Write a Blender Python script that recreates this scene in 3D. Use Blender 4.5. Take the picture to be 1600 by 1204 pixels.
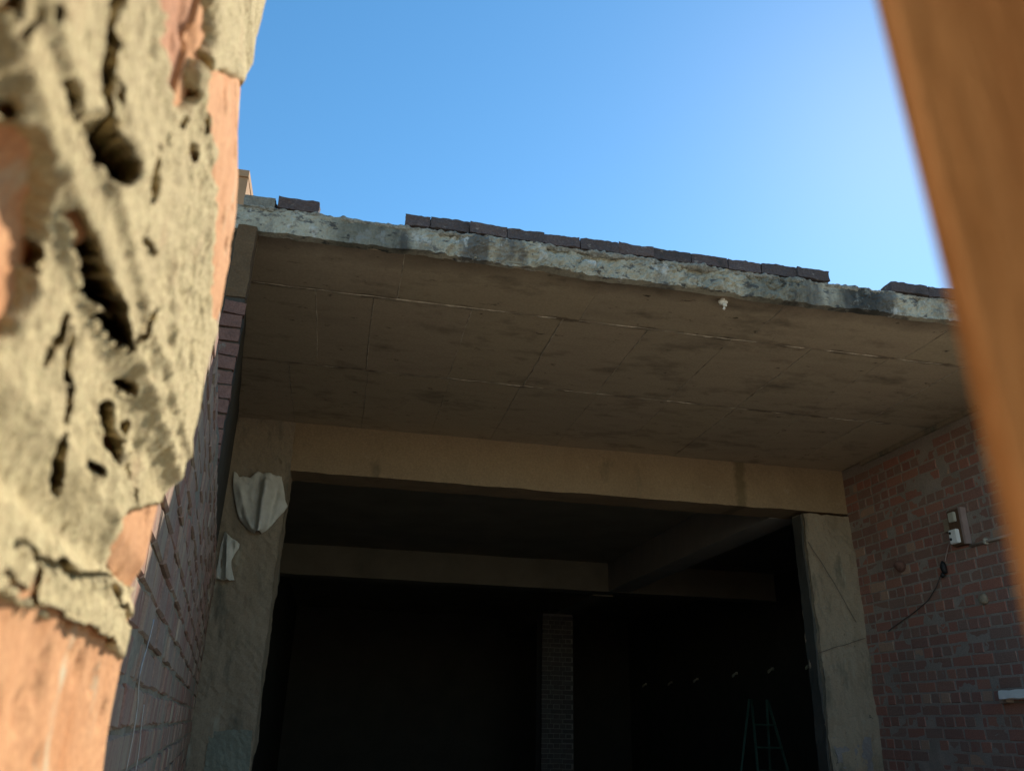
import bpy, bmesh, math, random
import numpy as np
from mathutils import Matrix, Vector
for o in list(bpy.data.objects): bpy.data.objects.remove(o)
SC = bpy.context.scene
COL = SC.collection
random.seed(7)
RNG = np.random.default_rng(7)

# ------------------------------------------------------------------ camera
# world: X along the hall's facade, Y into the hall, Z up; ground z = 0
EYE = np.array([0.0, 0.0, 1.6])
FPX = 1263.13                       # focal length in pixels of the 1600 px wide photograph
def cam_axes(yaw, pit, rol):
    cy, sy, cp, sp = math.cos(yaw), math.sin(yaw), math.cos(pit), math.sin(pit)
    fwd = np.array([sy*cp, cy*cp, sp]); right = np.array([cy, -sy, 0.0]); down = np.cross(fwd, right)
    cr, sr = math.cos(rol), math.sin(rol)
    return np.array([cr*right+sr*down, -sr*right+cr*down, fwd])
CM = cam_axes(math.radians(11.3837), math.radians(22.742), math.radians(-1.4317))
cam_d = bpy.data.cameras.new('camera'); cam = bpy.data.objects.new('camera', cam_d); COL.objects.link(cam)
m = Matrix.Identity(4)
for i in range(3):
    m[i][0] = CM[0][i]; m[i][1] = -CM[1][i]; m[i][2] = -CM[2][i]; m[i][3] = EYE[i]
cam.matrix_world = m
cam_d.sensor_fit = 'HORIZONTAL'; cam_d.sensor_width = 36; cam_d.lens = FPX/1600*36
cam_d.clip_start = 0.005; cam_d.clip_end = 3000
cam_d.dof.use_dof = True; cam_d.dof.focus_distance = 5.5; cam_d.dof.aperture_fstop = cam_d.lens/1.7
SC.camera = cam

# ------------------------------------------------------------------ sky, sun, exposure
SUN_AZ, SUN_EL = math.radians(44), math.radians(37)       # azimuth from +Y towards +X
w = bpy.data.worlds.new('World'); SC.world = w; w.use_nodes = True
nt = w.node_tree; bg = nt.nodes['Background']
sky = nt.nodes.new('ShaderNodeTexSky'); sky.sky_type = 'NISHITA'; sky.sun_disc = False
sky.sun_elevation = SUN_EL; sky.sun_rotation = SUN_AZ
sky.air_density = 1.0; sky.dust_density = 0.07; sky.ozone_density = 1.6
hs = nt.nodes.new('ShaderNodeHueSaturation'); hs.inputs['Saturation'].default_value = 1.25; hs.inputs['Hue'].default_value = 0.49
nt.links.new(sky.outputs[0], hs.inputs['Color']); nt.links.new(hs.outputs[0], bg.inputs[0]); bg.inputs[1].default_value = 0.102
sl = bpy.data.lights.new('sun', 'SUN'); sl.energy = 3.4; sl.angle = math.radians(0.53); sl.color = (1.0, 0.93, 0.80)
so = bpy.data.objects.new('sun', sl); COL.objects.link(so)
sd = Vector((math.sin(SUN_AZ)*math.cos(SUN_EL), math.cos(SUN_AZ)*math.cos(SUN_EL), math.sin(SUN_EL)))
so.rotation_euler = sd.to_track_quat('Z', 'Y').to_euler(); so.location = (20, 12, 25)
SC.view_settings.view_transform = 'Standard'; SC.view_settings.look = 'None'
SC.view_settings.exposure = 1.0; SC.view_settings.gamma = 1.0
SC.view_settings.use_curve_mapping = False

# ------------------------------------------------------------------ pixel -> place
def ray(q): return CM.T @ np.array([(q[0]-800)/FPX, (q[1]-602)/FPX, 1.0])
def on_y(q, Y): v = ray(q); return EYE + v*Y/v[1]
def on_x(q, X): v = ray(q); return EYE + v*X/v[0]
def on_z(q, Z): v = ray(q); return EYE + v*(Z-EYE[2])/v[2]
def project(P):
    c = CM @ (np.asarray(P, float)-EYE)
    return (c[0]/c[2]*FPX+800, c[1]/c[2]*FPX+602, c[2]) if c[2] > 0.01 else (-9e3, -9e3, -1)

# ------------------------------------------------------------------ noise in numpy
def _h(ix, iy, iz, s):
    n = (ix*374761393 + iy*668265263 + iz*2147483647 + s*974634777) & 0xFFFFFFFF
    n = ((n ^ (n >> 13))*1274126177) & 0xFFFFFFFF
    n = ((n ^ (n >> 16))*2246822519) & 0xFFFFFFFF
    return ((n ^ (n >> 15)) & 0xFFFFFF)/float(0xFFFFFF)
def vnoise(P, s=0):
    P = np.asarray(P, float); I = np.floor(P).astype(np.int64); F = P-I; F = F*F*F*(F*(F*6-15)+10)
    r = 0
    for dx in (0, 1):
        for dy in (0, 1):
            for dz in (0, 1):
                wgt = (F[..., 0] if dx else 1-F[..., 0])*(F[..., 1] if dy else 1-F[..., 1])*(F[..., 2] if dz else 1-F[..., 2])
                r = r+wgt*_h(I[..., 0]+dx, I[..., 1]+dy, I[..., 2]+dz, s)
    return r*2-1
def fbm(P, octv=4, s=0, gain=0.5):
    P = np.asarray(P, float); r = 0; a = 1; t = 0
    for k in range(octv):
        r = r+a*vnoise(P*2.03**k+k*17.3, s+k); t += a; a *= gain
    return r/t
def sstep(a, b, x): t = np.clip((x-a)/(b-a), 0, 1); return t*t*(3-2*t)

# ------------------------------------------------------------------ materials
MATS = {}
def material(name, cols, scale=6.0, bump=0.3, bscale=60.0, rough=0.9, stretch=(1, 1, 1), fine=None, rand=None, spec=0.25,
             over=None, detail=8.0, bdist=0.004, bands=None):
    """noise-mixed colours; rand: list of colours picked per brick; over: (colour, scale, lo, hi, stretch) patches on top"""
    mt = bpy.data.materials.new(name); mt.use_nodes = True; nt = mt.node_tree; N = nt.nodes; Lk = nt.links
    p = N['Principled BSDF']; p.inputs['Roughness'].default_value = rough
    p.inputs['Specular IOR Level'].default_value = spec
    geo = N.new('ShaderNodeNewGeometry')
    def mapped(st):
        if tuple(st) == (1, 1, 1): return geo.outputs['Position']
        mp = N.new('ShaderNodeMapping'); mp.inputs['Scale'].default_value = st
        Lk.new(geo.outputs['Position'], mp.inputs['Vector']); return mp.outputs[0]
    def noise(sc, st=(1, 1, 1), det=detail, ro=0.6):
        n = N.new('ShaderNodeTexNoise'); n.inputs['Scale'].default_value = sc; n.inputs['Detail'].default_value = det
        n.inputs['Roughness'].default_value = ro; Lk.new(mapped(st), n.inputs['Vector']); return n.outputs['Fac']
    def ramp(fac, stops, interp='LINEAR'):
        r = N.new('ShaderNodeValToRGB'); r.color_ramp.interpolation = interp; e = r.color_ramp.elements
        while len(e) < len(stops): e.new(0.5)
        for k, (pos, c) in enumerate(stops): e[k].position = pos; e[k].color = (*c, 1)
        Lk.new(fac, r.inputs[0]); return r.outputs[0]
    def mix(f, a, b, mode='MIX'):
        x = N.new('ShaderNodeMix'); x.data_type = 'RGBA'; x.blend_type = mode
        if isinstance(f, (int, float)): x.inputs[0].default_value = f
        else: Lk.new(f, x.inputs[0])
        for sock, v in ((x.inputs[6], a), (x.inputs[7], b)):
            if isinstance(v, tuple): sock.default_value = (*v, 1)
            else: Lk.new(v, sock)
        return x.outputs[2]
    k = len(cols)
    col = ramp(noise(scale, stretch), [(0.3+0.4*i/max(1, k-1), c) for i, c in enumerate(cols)])
    if rand:
        if rand[0] == 'attr':
            at = N.new('ShaderNodeAttribute'); at.attribute_name = 'tint'; f = at.outputs['Fac']
        else:
            oi = N.new('ShaderNodeObjectInfo'); f = oi.outputs['Random']
        rc = ramp(f, [(i/len(rand[1]), c) for i, c in enumerate(rand[1])], 'CONSTANT')
        col = mix(rand[2], col, rc)
    if fine:
        col = mix(fine, col, ramp(noise(bscale*1.3, det=4), [(0.35, (0.25, 0.25, 0.25)), (0.65, (0.75, 0.75, 0.75))]), 'OVERLAY')
    for ov in (over or []):
        c, sc, lo, hi, st = ov
        col = mix(ramp(noise(sc, st, 6, 0.65), [(lo, (0, 0, 0)), (hi, (1, 1, 1))]), col, c)
    for ax, c0, hw, soft, bc, wob, st in (bands or []):     # stain that follows one line across the surface
        sx = N.new('ShaderNodeSeparateXYZ'); Lk.new(geo.outputs['Position'], sx.inputs[0])
        def mth(op, a, b):
            n_ = N.new('ShaderNodeMath'); n_.operation = op
            for i_, v_ in enumerate((a, b)):
                if isinstance(v_, (int, float)): n_.inputs[i_].default_value = v_
                else: Lk.new(v_, n_.inputs[i_])
            return n_.outputs[0]
        dd = mth('ABSOLUTE', mth('SUBTRACT', sx.outputs[ax], c0), 0.0)
        dd = mth('ADD', dd, mth('MULTIPLY', mth('SUBTRACT', noise(st, det=5), 0.5), wob))
        mr = N.new('ShaderNodeMapRange'); mr.inputs[1].default_value = hw+soft; mr.inputs[2].default_value = hw-soft; Lk.new(dd, mr.inputs[0])
        col = mix(mr.outputs[0], col, bc, 'MULTIPLY')
    Lk.new(col, p.inputs['Base Color'])
    if bump:
        b = N.new('ShaderNodeBump'); b.inputs['Strength'].default_value = bump; b.inputs['Distance'].default_value = bdist
        Lk.new(noise(bscale, stretch, 6), b.inputs['Height']); Lk.new(b.outputs[0], p.inputs['Normal'])
    MATS[name] = mt; return mt
BR_R = [(0.338, 0.151, 0.111), (0.279, 0.140, 0.107), (0.309, 0.165, 0.122), (0.259, 0.151, 0.116), (0.368, 0.156, 0.111), (0.250, 0.137, 0.109),
        (0.299, 0.151, 0.118), (0.269, 0.161, 0.122), (0.377, 0.175, 0.122), (0.289, 0.128, 0.100), (0.436, 0.277, 0.191), (0.259, 0.165, 0.131)]
BR_L = [(0.314, 0.162, 0.109), (0.330, 0.212, 0.145), (0.330, 0.149, 0.095), (0.297, 0.193, 0.135), (0.364, 0.224, 0.149), (0.306, 0.149, 0.099)]
SMEAR_R = [((0.247, 0.195, 0.163), 6.0, 0.60, 0.76, (1, 1, 1.6))]
SMEAR_L = [((0.420, 0.363, 0.284), 16, 0.64, 0.72, (1, 1, 0.5)), ((0.345, 0.266, 0.183), 9.0, 0.46, 0.66, (1, 1, 0.16)), ((0.485, 0.381, 0.268), 30, 0.62, 0.72, (1, 1, 0.12))]
for sfx, md in (('', 'obj'), ('_field', 'attr')):
    material('right_brick'+sfx, [(0.20, 0.115, 0.09), (0.30, 0.17, 0.13)], 9, 0.5, 90, 0.95, rand=(md, BR_R, 0.8), over=SMEAR_R, fine=0.35)
    material('left_brick'+sfx, [(0.17, 0.10, 0.085), (0.25, 0.19, 0.16)], 9, 0.5, 90, 0.95, rand=(md, BR_L, 0.6), over=SMEAR_L, fine=0.35)
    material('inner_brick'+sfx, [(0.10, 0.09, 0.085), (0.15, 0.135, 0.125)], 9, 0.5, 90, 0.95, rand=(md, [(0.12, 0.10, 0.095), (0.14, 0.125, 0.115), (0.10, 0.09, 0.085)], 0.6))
    material('pier_brick'+sfx, [(0.42, 0.21, 0.11), (0.52, 0.30, 0.17)], 18, 0.4, 220, 0.95, rand=(md, [(0.45, 0.22, 0.11), (0.5, 0.3, 0.18)], 0.4), fine=0.3)
material('end_brick', [(0.13, 0.07, 0.055), (0.20, 0.105, 0.08)], 16, 0.5, 90, 0.95, fine=0.35, over=[((0.19, 0.165, 0.13), 12, 0.62, 0.70, (1, 1, 1))])
material('right_mortar', [(0.250, 0.206, 0.169), (0.338, 0.275, 0.231)], 4, 0.6, 70, 0.95, fine=0.3)
material('dark_wall', [(0.05, 0.045, 0.037), (0.085, 0.075, 0.06)], 3, 0.5, 60, 0.95, stretch=(1, 1, 0.3), fine=0.3)  # dark tone for the left porch wall and its end joints
material('left_mortar', [(0.147, 0.119, 0.086), (0.250, 0.205, 0.149), (0.191, 0.152, 0.107)], 5, 0.6, 60, 0.95, stretch=(1, 1, 0.3), fine=0.3)
material('near_mortar', [(0.45, 0.345, 0.175), (0.59, 0.47, 0.255), (0.53, 0.415, 0.225)], 26, 1.0, 520, 0.95, stretch=(1, 1, 0.6), fine=0.45, bdist=0.002,
         over=[((0.50, 0.32, 0.18), 14, 0.60, 0.72, (1, 1, 0.7))])
material('near_brick', [(0.49, 0.215, 0.088), (0.58, 0.295, 0.14), (0.52, 0.235, 0.10)], 30, 0.5, 330, 0.95, stretch=(1, 1, 0.6), fine=0.35, bdist=0.0012,
         over=[((0.52, 0.43, 0.28), 45, 0.60, 0.70, (1, 1, 0.4))])
material('near_brick_red', [(0.42, 0.19, 0.10), (0.52, 0.26, 0.14)], 40, 0.5, 330, 0.95, fine=0.35, bdist=0.0015)
material('soffit', [(0.386, 0.306, 0.211), (0.483, 0.388, 0.265), (0.428, 0.333, 0.231)], 2.2, 0.35, 45, 0.85, stretch=(0.7, 2.2, 1), fine=0.15,
         rand=('obj', [(0.43, 0.345, 0.225), (0.47, 0.385, 0.27), (0.38, 0.31, 0.22), (0.43, 0.34, 0.245)], 0.35),
         over=[((0.17, 0.135, 0.095), 2.3, 0.54, 0.78, (1, 2, 1)), ((0.10, 0.08, 0.055), 9, 0.64, 0.71, (1, 1.6, 1))],
         bands=[(1, 4.08, 0.13, 0.10, (0.45, 0.43, 0.43), 0.35, 2.6), (1, 4.70, 0.012, 0.012, (0.45, 0.43, 0.43), 0.11, 6), (1, 5.92, 0.010, 0.012, (0.45, 0.43, 0.43), 0.11, 6)])
material('fin', [(0.22, 0.18, 0.13), (0.62, 0.54, 0.42)], 14, 0.4, 90, 0.9)
material('fascia', [(0.266, 0.249, 0.194), (0.408, 0.380, 0.294), (0.478, 0.445, 0.347)], 5, 0.9, 55, 0.95, stretch=(1.2, 1, 0.5), fine=0.25, bdist=0.008,
         over=[((0.15, 0.145, 0.13), 1.3, 0.53, 0.60, (1, 1, 0.1)), ((0.12, 0.115, 0.105), 19, 0.56, 0.64, (0.6, 1, 1.3)), ((0.16, 0.15, 0.13), 4, 0.56, 0.66, (1, 1, 0.4)), ((0.52, 0.51, 0.46), 9, 0.58, 0.66, (1, 1, 0.7))],
         bands=[(0, -0.06, 0.24, 0.12, (0.45, 0.46, 0.46), 0.5, 5), (0, 2.55, 0.20, 0.10, (0.52, 0.53, 0.53), 0.5, 5), (0, 3.12, 0.16, 0.08, (0.42, 0.43, 0.43), 0.5, 6)])
material('bed', [(0.10, 0.09, 0.075), (0.33, 0.31, 0.26), (0.17, 0.155, 0.13)], 22, 1.0, 60, 1.0, fine=0.4, bdist=0.01)
material('roof_brick', [(0.07, 0.055, 0.055), (0.13, 0.10, 0.095)], 12, 0.7, 70, 0.95, fine=0.4,
         rand=('obj', [(0.11, 0.085, 0.082), (0.08, 0.068, 0.068), (0.12, 0.088, 0.08), (0.07, 0.06, 0.06), (0.10, 0.072, 0.066)], 0.6),
         over=[((0.05, 0.045, 0.045), 6, 0.55, 0.68, (1, 1, 1)), ((0.24, 0.21, 0.185), 20, 0.60, 0.70, (1, 1, 2))])
material('roof_patch', [(0.150, 0.138, 0.111), (0.300, 0.275, 0.221)], 12, 0.7, 70, 0.95, fine=0.4)
material('beam', [(0.250, 0.174, 0.102), (0.311, 0.222, 0.132), (0.268, 0.198, 0.120)], 1.4, 0.35, 50, 0.85, stretch=(1, 1, 0.6), fine=0.2,
         over=[((0.17, 0.13, 0.08), 3.5, 0.60, 0.76, (1, 1, 0.5)), ((0.36, 0.28, 0.19), 6, 0.64, 0.74, (1, 1, 1.4))],
         bands=[(0, 3.86, 0.055, 0.02, (0.62, 0.64, 0.60), 0.10, 9)])
material('column', [(0.235, 0.185, 0.124), (0.316, 0.249, 0.173), (0.272, 0.211, 0.142)], 3, 0.5, 55, 0.92, stretch=(1.6, 1.6, 0.4), fine=0.2,
         over=[((0.13, 0.12, 0.09), 6, 0.54, 0.70, (1, 1, 0.3)), ((0.36, 0.33, 0.25), 9, 0.60, 0.72, (1, 1, 0.25)), ((0.08, 0.075, 0.06), 16, 0.66, 0.72, (1, 1, 0.8))])
material('column_foot', [(0.202, 0.208, 0.163), (0.260, 0.267, 0.208)], 4, 0.4, 55, 0.9, fine=0.2)
material('column_foot_violet', [(0.208, 0.182, 0.169), (0.260, 0.234, 0.215)], 4, 0.4, 55, 0.9, fine=0.2)
material('inner', [(0.228, 0.207, 0.153), (0.314, 0.278, 0.204)], 2, 0.3, 40, 0.95)
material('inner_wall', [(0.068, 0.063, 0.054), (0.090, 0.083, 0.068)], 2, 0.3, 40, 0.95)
material('inner_col', [(0.227, 0.209, 0.194), (0.302, 0.274, 0.246)], 5, 0.4, 30, 0.95)
material('cross_concrete', [(0.36, 0.34, 0.29), (0.44, 0.41, 0.35)], 3, 0.4, 40, 0.95)
material('earth', [(0.36, 0.30, 0.22), (0.46, 0.39, 0.29), (0.40, 0.34, 0.25)], 0.8, 0.6, 18, 1.0, fine=0.3, bdist=0.02)
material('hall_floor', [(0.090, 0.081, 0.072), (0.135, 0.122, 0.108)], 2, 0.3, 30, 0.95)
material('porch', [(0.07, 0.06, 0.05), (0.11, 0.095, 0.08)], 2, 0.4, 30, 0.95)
material('door', [(0.517, 0.270, 0.156), (0.638, 0.368, 0.231), (0.572, 0.305, 0.175)], 28, 0.5, 160, 0.6, stretch=(3, 3, 0.5), bdist=0.002, spec=0.35,
         over=[((0.36, 0.17, 0.07), 40, 0.56, 0.70, (1, 1, 0.25))])
material('blocker_wall', [(0.16, 0.10, 0.075), (0.21, 0.14, 0.10)], 4, 0.5, 60, 0.95, fine=0.3)
material('old_plaster', [(0.101, 0.062, 0.032), (0.139, 0.086, 0.046)], 8, 0.5, 60, 0.95, fine=0.3, over=[((0.15, 0.125, 0.09), 10, 0.62, 0.70, (1, 1, 0.5))])
material('sack', [(0.540, 0.510, 0.435), (0.750, 0.720, 0.630)], 7, 0.5, 150, 0.95, fine=0.2, bdist=0.002)
material('tan', [(0.34, 0.20, 0.11), (0.42, 0.26, 0.15)], 2, 0.3, 30, 0.95)
material('white_plastic', [(0.70, 0.70, 0.66), (0.80, 0.80, 0.76)], 8, 0.05, 60, 0.45)
material('cream_plastic', [(0.42, 0.39, 0.31), (0.50, 0.47, 0.38)], 8, 0.05, 60, 0.5)
material('board_wood', [(0.10, 0.055, 0.03), (0.15, 0.085, 0.05)], 14, 0.3, 80, 0.6, stretch=(3, 3, 0.6))
material('board_side', [(0.28, 0.20, 0.18), (0.33, 0.25, 0.22)], 14, 0.2, 80, 0.6)
material('pipe', [(0.38, 0.31, 0.26), (0.45, 0.38, 0.32)], 20, 0.1, 60, 0.6)
material('black', [(0.012, 0.012, 0.012), (0.025, 0.025, 0.024)], 8, 0.1, 60, 0.5)
material('cable', [(0.065, 0.052, 0.048), (0.09, 0.07, 0.06)], 8, 0.1, 60, 0.6)
material('cord_white', [(0.36, 0.36, 0.34), (0.44, 0.44, 0.42)], 8, 0.1, 60, 0.8)
material('ladder_green', [(0.05, 0.12, 0.085), (0.075, 0.15, 0.11)], 12, 0.2, 60, 0.5)
material('lump', [(0.62, 0.58, 0.50), (0.78, 0.75, 0.68)], 60, 0.6, 200, 0.95, bdist=0.002)

# ------------------------------------------------------------------ object helpers
def empty(name, loc, label, cat, group=None):
    o = bpy.data.objects.new(name, None); COL.objects.link(o); o.location = loc; o.empty_display_size = 0.1
    tag(o, label, cat, group); return o
def tag(o, label=None, cat=None, group=None, kind=None):
    if label: o['label'] = label
    if cat: o['category'] = cat
    if group: o['group'] = group
    if kind: o['kind'] = kind
    return o
ORG = {}
def link(name, me, mat=None, parent=None, kind=None):
    o = bpy.data.objects.new(name, me); COL.objects.link(o)
    if mat is not None and not me.materials: me.materials.append(MATS[mat])
    if parent is not None:
        o.parent = parent
        if parent.parent is None: o.matrix_parent_inverse = Matrix.Translation(-parent.location)
    if kind: o['kind'] = kind
    return o
def mesh(name, V, F, smooth=False):
    me = bpy.data.meshes.new(name); me.from_pydata([tuple(map(float, v)) for v in V], [], [tuple(map(int, f)) for f in F]); me.update()
    if smooth: me.polygons.foreach_set('use_smooth', [True]*len(me.polygons))
    return me
def fast_mesh(name, V, Q, smooth=True):
    """big quad meshes from numpy arrays"""
    me = bpy.data.meshes.new(name); V = np.asarray(V, np.float32); Q = np.asarray(Q, np.int32)
    me.vertices.add(len(V)); me.vertices.foreach_set('co', V.ravel())
    me.loops.add(Q.size); me.loops.foreach_set('vertex_index', Q.ravel())
    me.polygons.add(len(Q)); me.polygons.foreach_set('loop_start', np.arange(0, Q.size, 4, dtype=np.int32))
    me.polygons.foreach_set('loop_total', np.full(len(Q), 4, np.int32))
    me.update(calc_edges=True); me.validate()
    me.polygons.foreach_set('use_smooth', np.full(len(me.polygons), smooth)); return me
def grid_quads(nu, nv, off=0):
    a = np.arange(nu*nv).reshape(nu, nv)+off
    return np.stack([a[:-1, :-1], a[1:, :-1], a[1:, 1:], a[:-1, 1:]], -1).reshape(-1, 4)
def sheet_solid(name, S, Bk, smooth=True):
    """closed solid from a front grid S and a back grid Bk (nu, nv, 3)"""
    nu, nv = S.shape[:2]; n = nu*nv
    V = np.concatenate([S.reshape(-1, 3), Bk.reshape(-1, 3)]); A = np.arange(n).reshape(nu, nv); B = A+n
    Q = [grid_quads(nu, nv), grid_quads(nu, nv, n)[:, ::-1]]
    for a, b in ((A[0, :], B[0, :]), (A[-1, ::-1], B[-1, ::-1]), (A[::-1, 0], B[::-1, 0]), (A[:, -1], B[:, -1])):
        Q.append(np.stack([a[:-1], a[1:], b[1:], b[:-1]], -1))
    return fast_mesh(name, V, np.concatenate(Q), smooth)
def rough_box(name, lo, hi, step, amp, freq=3.0, s=0, fine=0.0, octv=4):
    """box with subdivided, unevenly cast faces"""
    lo = np.array(lo, float); hi = np.array(hi, float); keys = {}; V = []; F = []
    n = [max(1, int(math.ceil((hi[i]-lo[i])/step))) for i in range(3)]
    def vid(t):
        if t not in keys: keys[t] = len(V); V.append([lo[i]+(hi[i]-lo[i])*t[i]/n[i] for i in range(3)])
        return keys[t]
    for ax in range(3):
        u, v = (ax+1) % 3, (ax+2) % 3
        for side in (0, n[ax]):
            for i in range(n[u]):
                for j in range(n[v]):
                    q = []
                    for a, b in ((i, j), (i+1, j), (i+1, j+1), (i, j+1)):
                        t = [0, 0, 0]; t[ax] = side; t[u] = a; t[v] = b; q.append(vid(tuple(t)))
                    F.append(q if side else q[::-1])
    V = np.array(V)
    if amp:
        D = np.stack([fbm(V*freq+11.1*k, octv, s+k*5) for k in range(3)], -1)*amp
        if fine: D += np.stack([vnoise(V*freq*9+5.7*k, s+40+k) for k in range(3)], -1)*fine
        V = V+D
    return fast_mesh(name, V, F, smooth=False)
def box_mesh(name, lo, hi):
    x0, y0, z0 = lo; x1, y1, z1 = hi
    V = [(x0,y0,z0),(x1,y0,z0),(x1,y1,z0),(x0,y1,z0),(x0,y0,z1),(x1,y0,z1),(x1,y1,z1),(x0,y1,z1)]
    return mesh(name, V, [(3,2,1,0),(4,5,6,7),(0,1,5,4),(1,2,6,5),(2,3,7,6),(3,0,4,7)])
def bevel_box(name, lo, hi, bev=0.004, seg=2):
    me = box_mesh(name, lo, hi); bm = bmesh.new(); bm.from_mesh(me)
    bmesh.ops.bevel(bm, geom=bm.edges[:], offset=bev, segments=seg, affect='EDGES'); bm.to_mesh(me); bm.free(); return me
def tube_mesh(name, pts, r, n=8, caps=True):
    pts = [np.array(p, float) for p in pts]; V = []; F = []; rr = r if hasattr(r, '__len__') else [r]*len(pts)
    for i, p in enumerate(pts):
        d = pts[min(i+1, len(pts)-1)]-pts[max(i-1, 0)]; d /= np.linalg.norm(d)
        a = np.cross(d, (0, 0, 1) if abs(d[2]) < 0.9 else (1, 0, 0)); a /= np.linalg.norm(a); b = np.cross(d, a)
        for k in range(n): t = 2*math.pi*k/n; V.append(p+rr[i]*(a*math.cos(t)+b*math.sin(t)))
    for i in range(len(pts)-1):
        for k in range(n): F.append((i*n+k, i*n+(k+1) % n, (i+1)*n+(k+1) % n, (i+1)*n+k))
    if caps: F += [tuple(range(n))[::-1], tuple((len(pts)-1)*n+k for k in range(n))]
    return mesh(name, V, F, True)
def brick_data(name, L, H, D, ch=0.005, jit=0.002, mat=None, rnd=random):
    """chamfered brick, face towards local -Y, 9 + back = about 20 triangles"""
    x, z, y = L/2, H/2, D/2; j = lambda: rnd.uniform(-jit, jit)
    V = []
    for sx, sz in ((-1, -1), (1, -1), (1, 1), (-1, 1)): V.append((sx*(x-ch)+j(), -y+j()*0.6, sz*(z-ch)+j()))
    for sx, sz in ((-1, -1), (1, -1), (1, 1), (-1, 1)): V.append((sx*x+j()*0.5, -y+ch+j()*0.4, sz*z+j()*0.5))
    for sx, sz in ((-1, -1), (1, -1), (1, 1), (-1, 1)): V.append((sx*x, y, sz*z))
    F = [(0, 1, 2, 3)]
    for k in range(4):
        n = (k+1) % 4; F += [(k, k+4, n+4, n), (k+4, k+8, n+8, n+4)]
    F.append((11, 10, 9, 8))
    me = mesh(name, V, F)
    if mat: me.materials.append(MATS[mat])
    return me
def brick_wall(parent, P0, d, nrm, u0, u1, z0, z1, mat, course=0.0855, jit=0.003, proud=0.0, keep=300, seed=1, hide=None, bond='english', D=0.1):
    """bricks laid in English bond; the ones that show largest become single objects, the rest one field"""
    rnd = random.Random(seed); H = course-0.011; L1, L2 = 0.225, 0.109
    V1 = [brick_data('stretcher_brick', L1, H, D, 0.006, 0.0025, mat, rnd) for _ in range(5)]
    V2 = [brick_data('header_brick', L2, H, D, 0.006, 0.0025, mat, rnd) for _ in range(5)]
    rz = math.atan2(nrm[0], -nrm[1]); items = []
    d = np.array(d, float); nrm = np.array(nrm, float)
    r = 0; z = z0
    while z+H < z1+0.001:
        hd = (r % 2 == 0) if bond == 'english' else (r % 6 == 0)
        Lb = L2 if hd else L1; u = u0+(0.0 if hd else -0.06)+rnd.uniform(-0.01, 0.01)+(0.118 if bond != 'english' and r % 2 else 0)
        while u < u1-0.02:
            a, b = max(u, u0), min(u+Lb, u1)
            if b-a > 0.045:
                uc, zc = (a+b)/2, z+H/2+rnd.uniform(-jit, jit)*0.5
                off = proud+rnd.uniform(-jit, jit)-D/2
                P = np.array([P0[0]+d[0]*uc+nrm[0]*off, P0[1]+d[1]*uc+nrm[1]*off, zc])
                px, py, c = project(P); vis = 0
                if c > 0 and -20 < px < 1620 and -20 < py < 1224 and not (hide and hide(px, py, P)):
                    w_ = project(P+np.array([d[0], d[1], 0])*Lb/2); w2 = project(P-np.array([d[0], d[1], 0])*Lb/2)
                    vis = abs(w_[0]-w2[0])*H/c
                items.append((vis, P, (b-a)/Lb, rnd.choice(V2 if hd else V1), rnd.uniform(-0.02, 0.02), rnd.random()))
            u += Lb+0.010
        z += course; r += 1
    items.sort(key=lambda t: -t[0])
    for vis, P, sx, me, tw, tn in [i for i in items[:keep] if i[0] > 0]:
        o = link('brick', me, None, parent); o.location = P; o.rotation_euler = (rnd.uniform(-0.008, 0.008), rnd.uniform(-0.012, 0.012), rz+tw*0.4); o.scale = (sx, 1, 1)
    rest = [i for i in items[:keep] if i[0] <= 0]+items[keep:]
    if rest:
        V = []; F = []; T = []
        for vis, P, sx, me, tw, tn in rest:
            co = np.empty(len(me.vertices)*3); me.vertices.foreach_get('co', co); co = co.reshape(-1, 3)*[sx, 1, 1]
            c, s = math.cos(rz), math.sin(rz)
            co = np.stack([co[:, 0]*c-co[:, 1]*s, co[:, 0]*s+co[:, 1]*c, co[:, 2]], -1)+P
            b = len(V); V += co.tolist(); F += [tuple(v+b for v in f.vertices) for f in me.polygons]; T += [tn]*len(co)
        me = mesh('brick_field', V, F); at = me.attributes.new('tint', 'FLOAT', 'POINT'); at.data.foreach_set('value', T)
        link('brick_field', me, mat+'_field', parent, 'stuff')
def mortar_sheet(name, parent, mat, P0, d, nrm, u0, u1, z0, z1, step, base, cover, s, back=0.05, stretch=(1, 1), amp=0.004, freq=3.0):
    """uneven mortar between and partly over the bricks"""
    nu, nv = int((u1-u0)/step)+1, int((z1-z0)/step)+1
    U, Z = np.meshgrid(np.linspace(u0, u1, nu), np.linspace(z0, z1, nv), indexing='ij')
    P = np.stack([U*stretch[0], Z*stretch[1], U*0], -1)
    h = base+fbm(P*14, 3, s)*0.002+sstep(cover, cover+0.35, fbm(P*freq, 4, s+9))*(0.007+amp*fbm(P*10, 3, s+3))
    f = lambda hh: np.stack([P0[0]+d[0]*U+nrm[0]*hh, P0[1]+d[1]*U+nrm[1]*hh, Z], -1)
    me = sheet_solid(name, f(h), f(np.full_like(h, -back)))
    return link(name, me, mat, parent)

# ================================================================== measures (metres)
CZ = 1.6
ZS = CZ+2.54            # soffit
ZB = CZ+2.075           # underside of beams
ZT = CZ+2.685           # top of canopy slab
YF, YB = 4.083, 7.317   # canopy edge, front of beam
XR = 5.033              # face of right wall
XLN = lambda y: -0.165-0.12*y    # face of left wall

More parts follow.
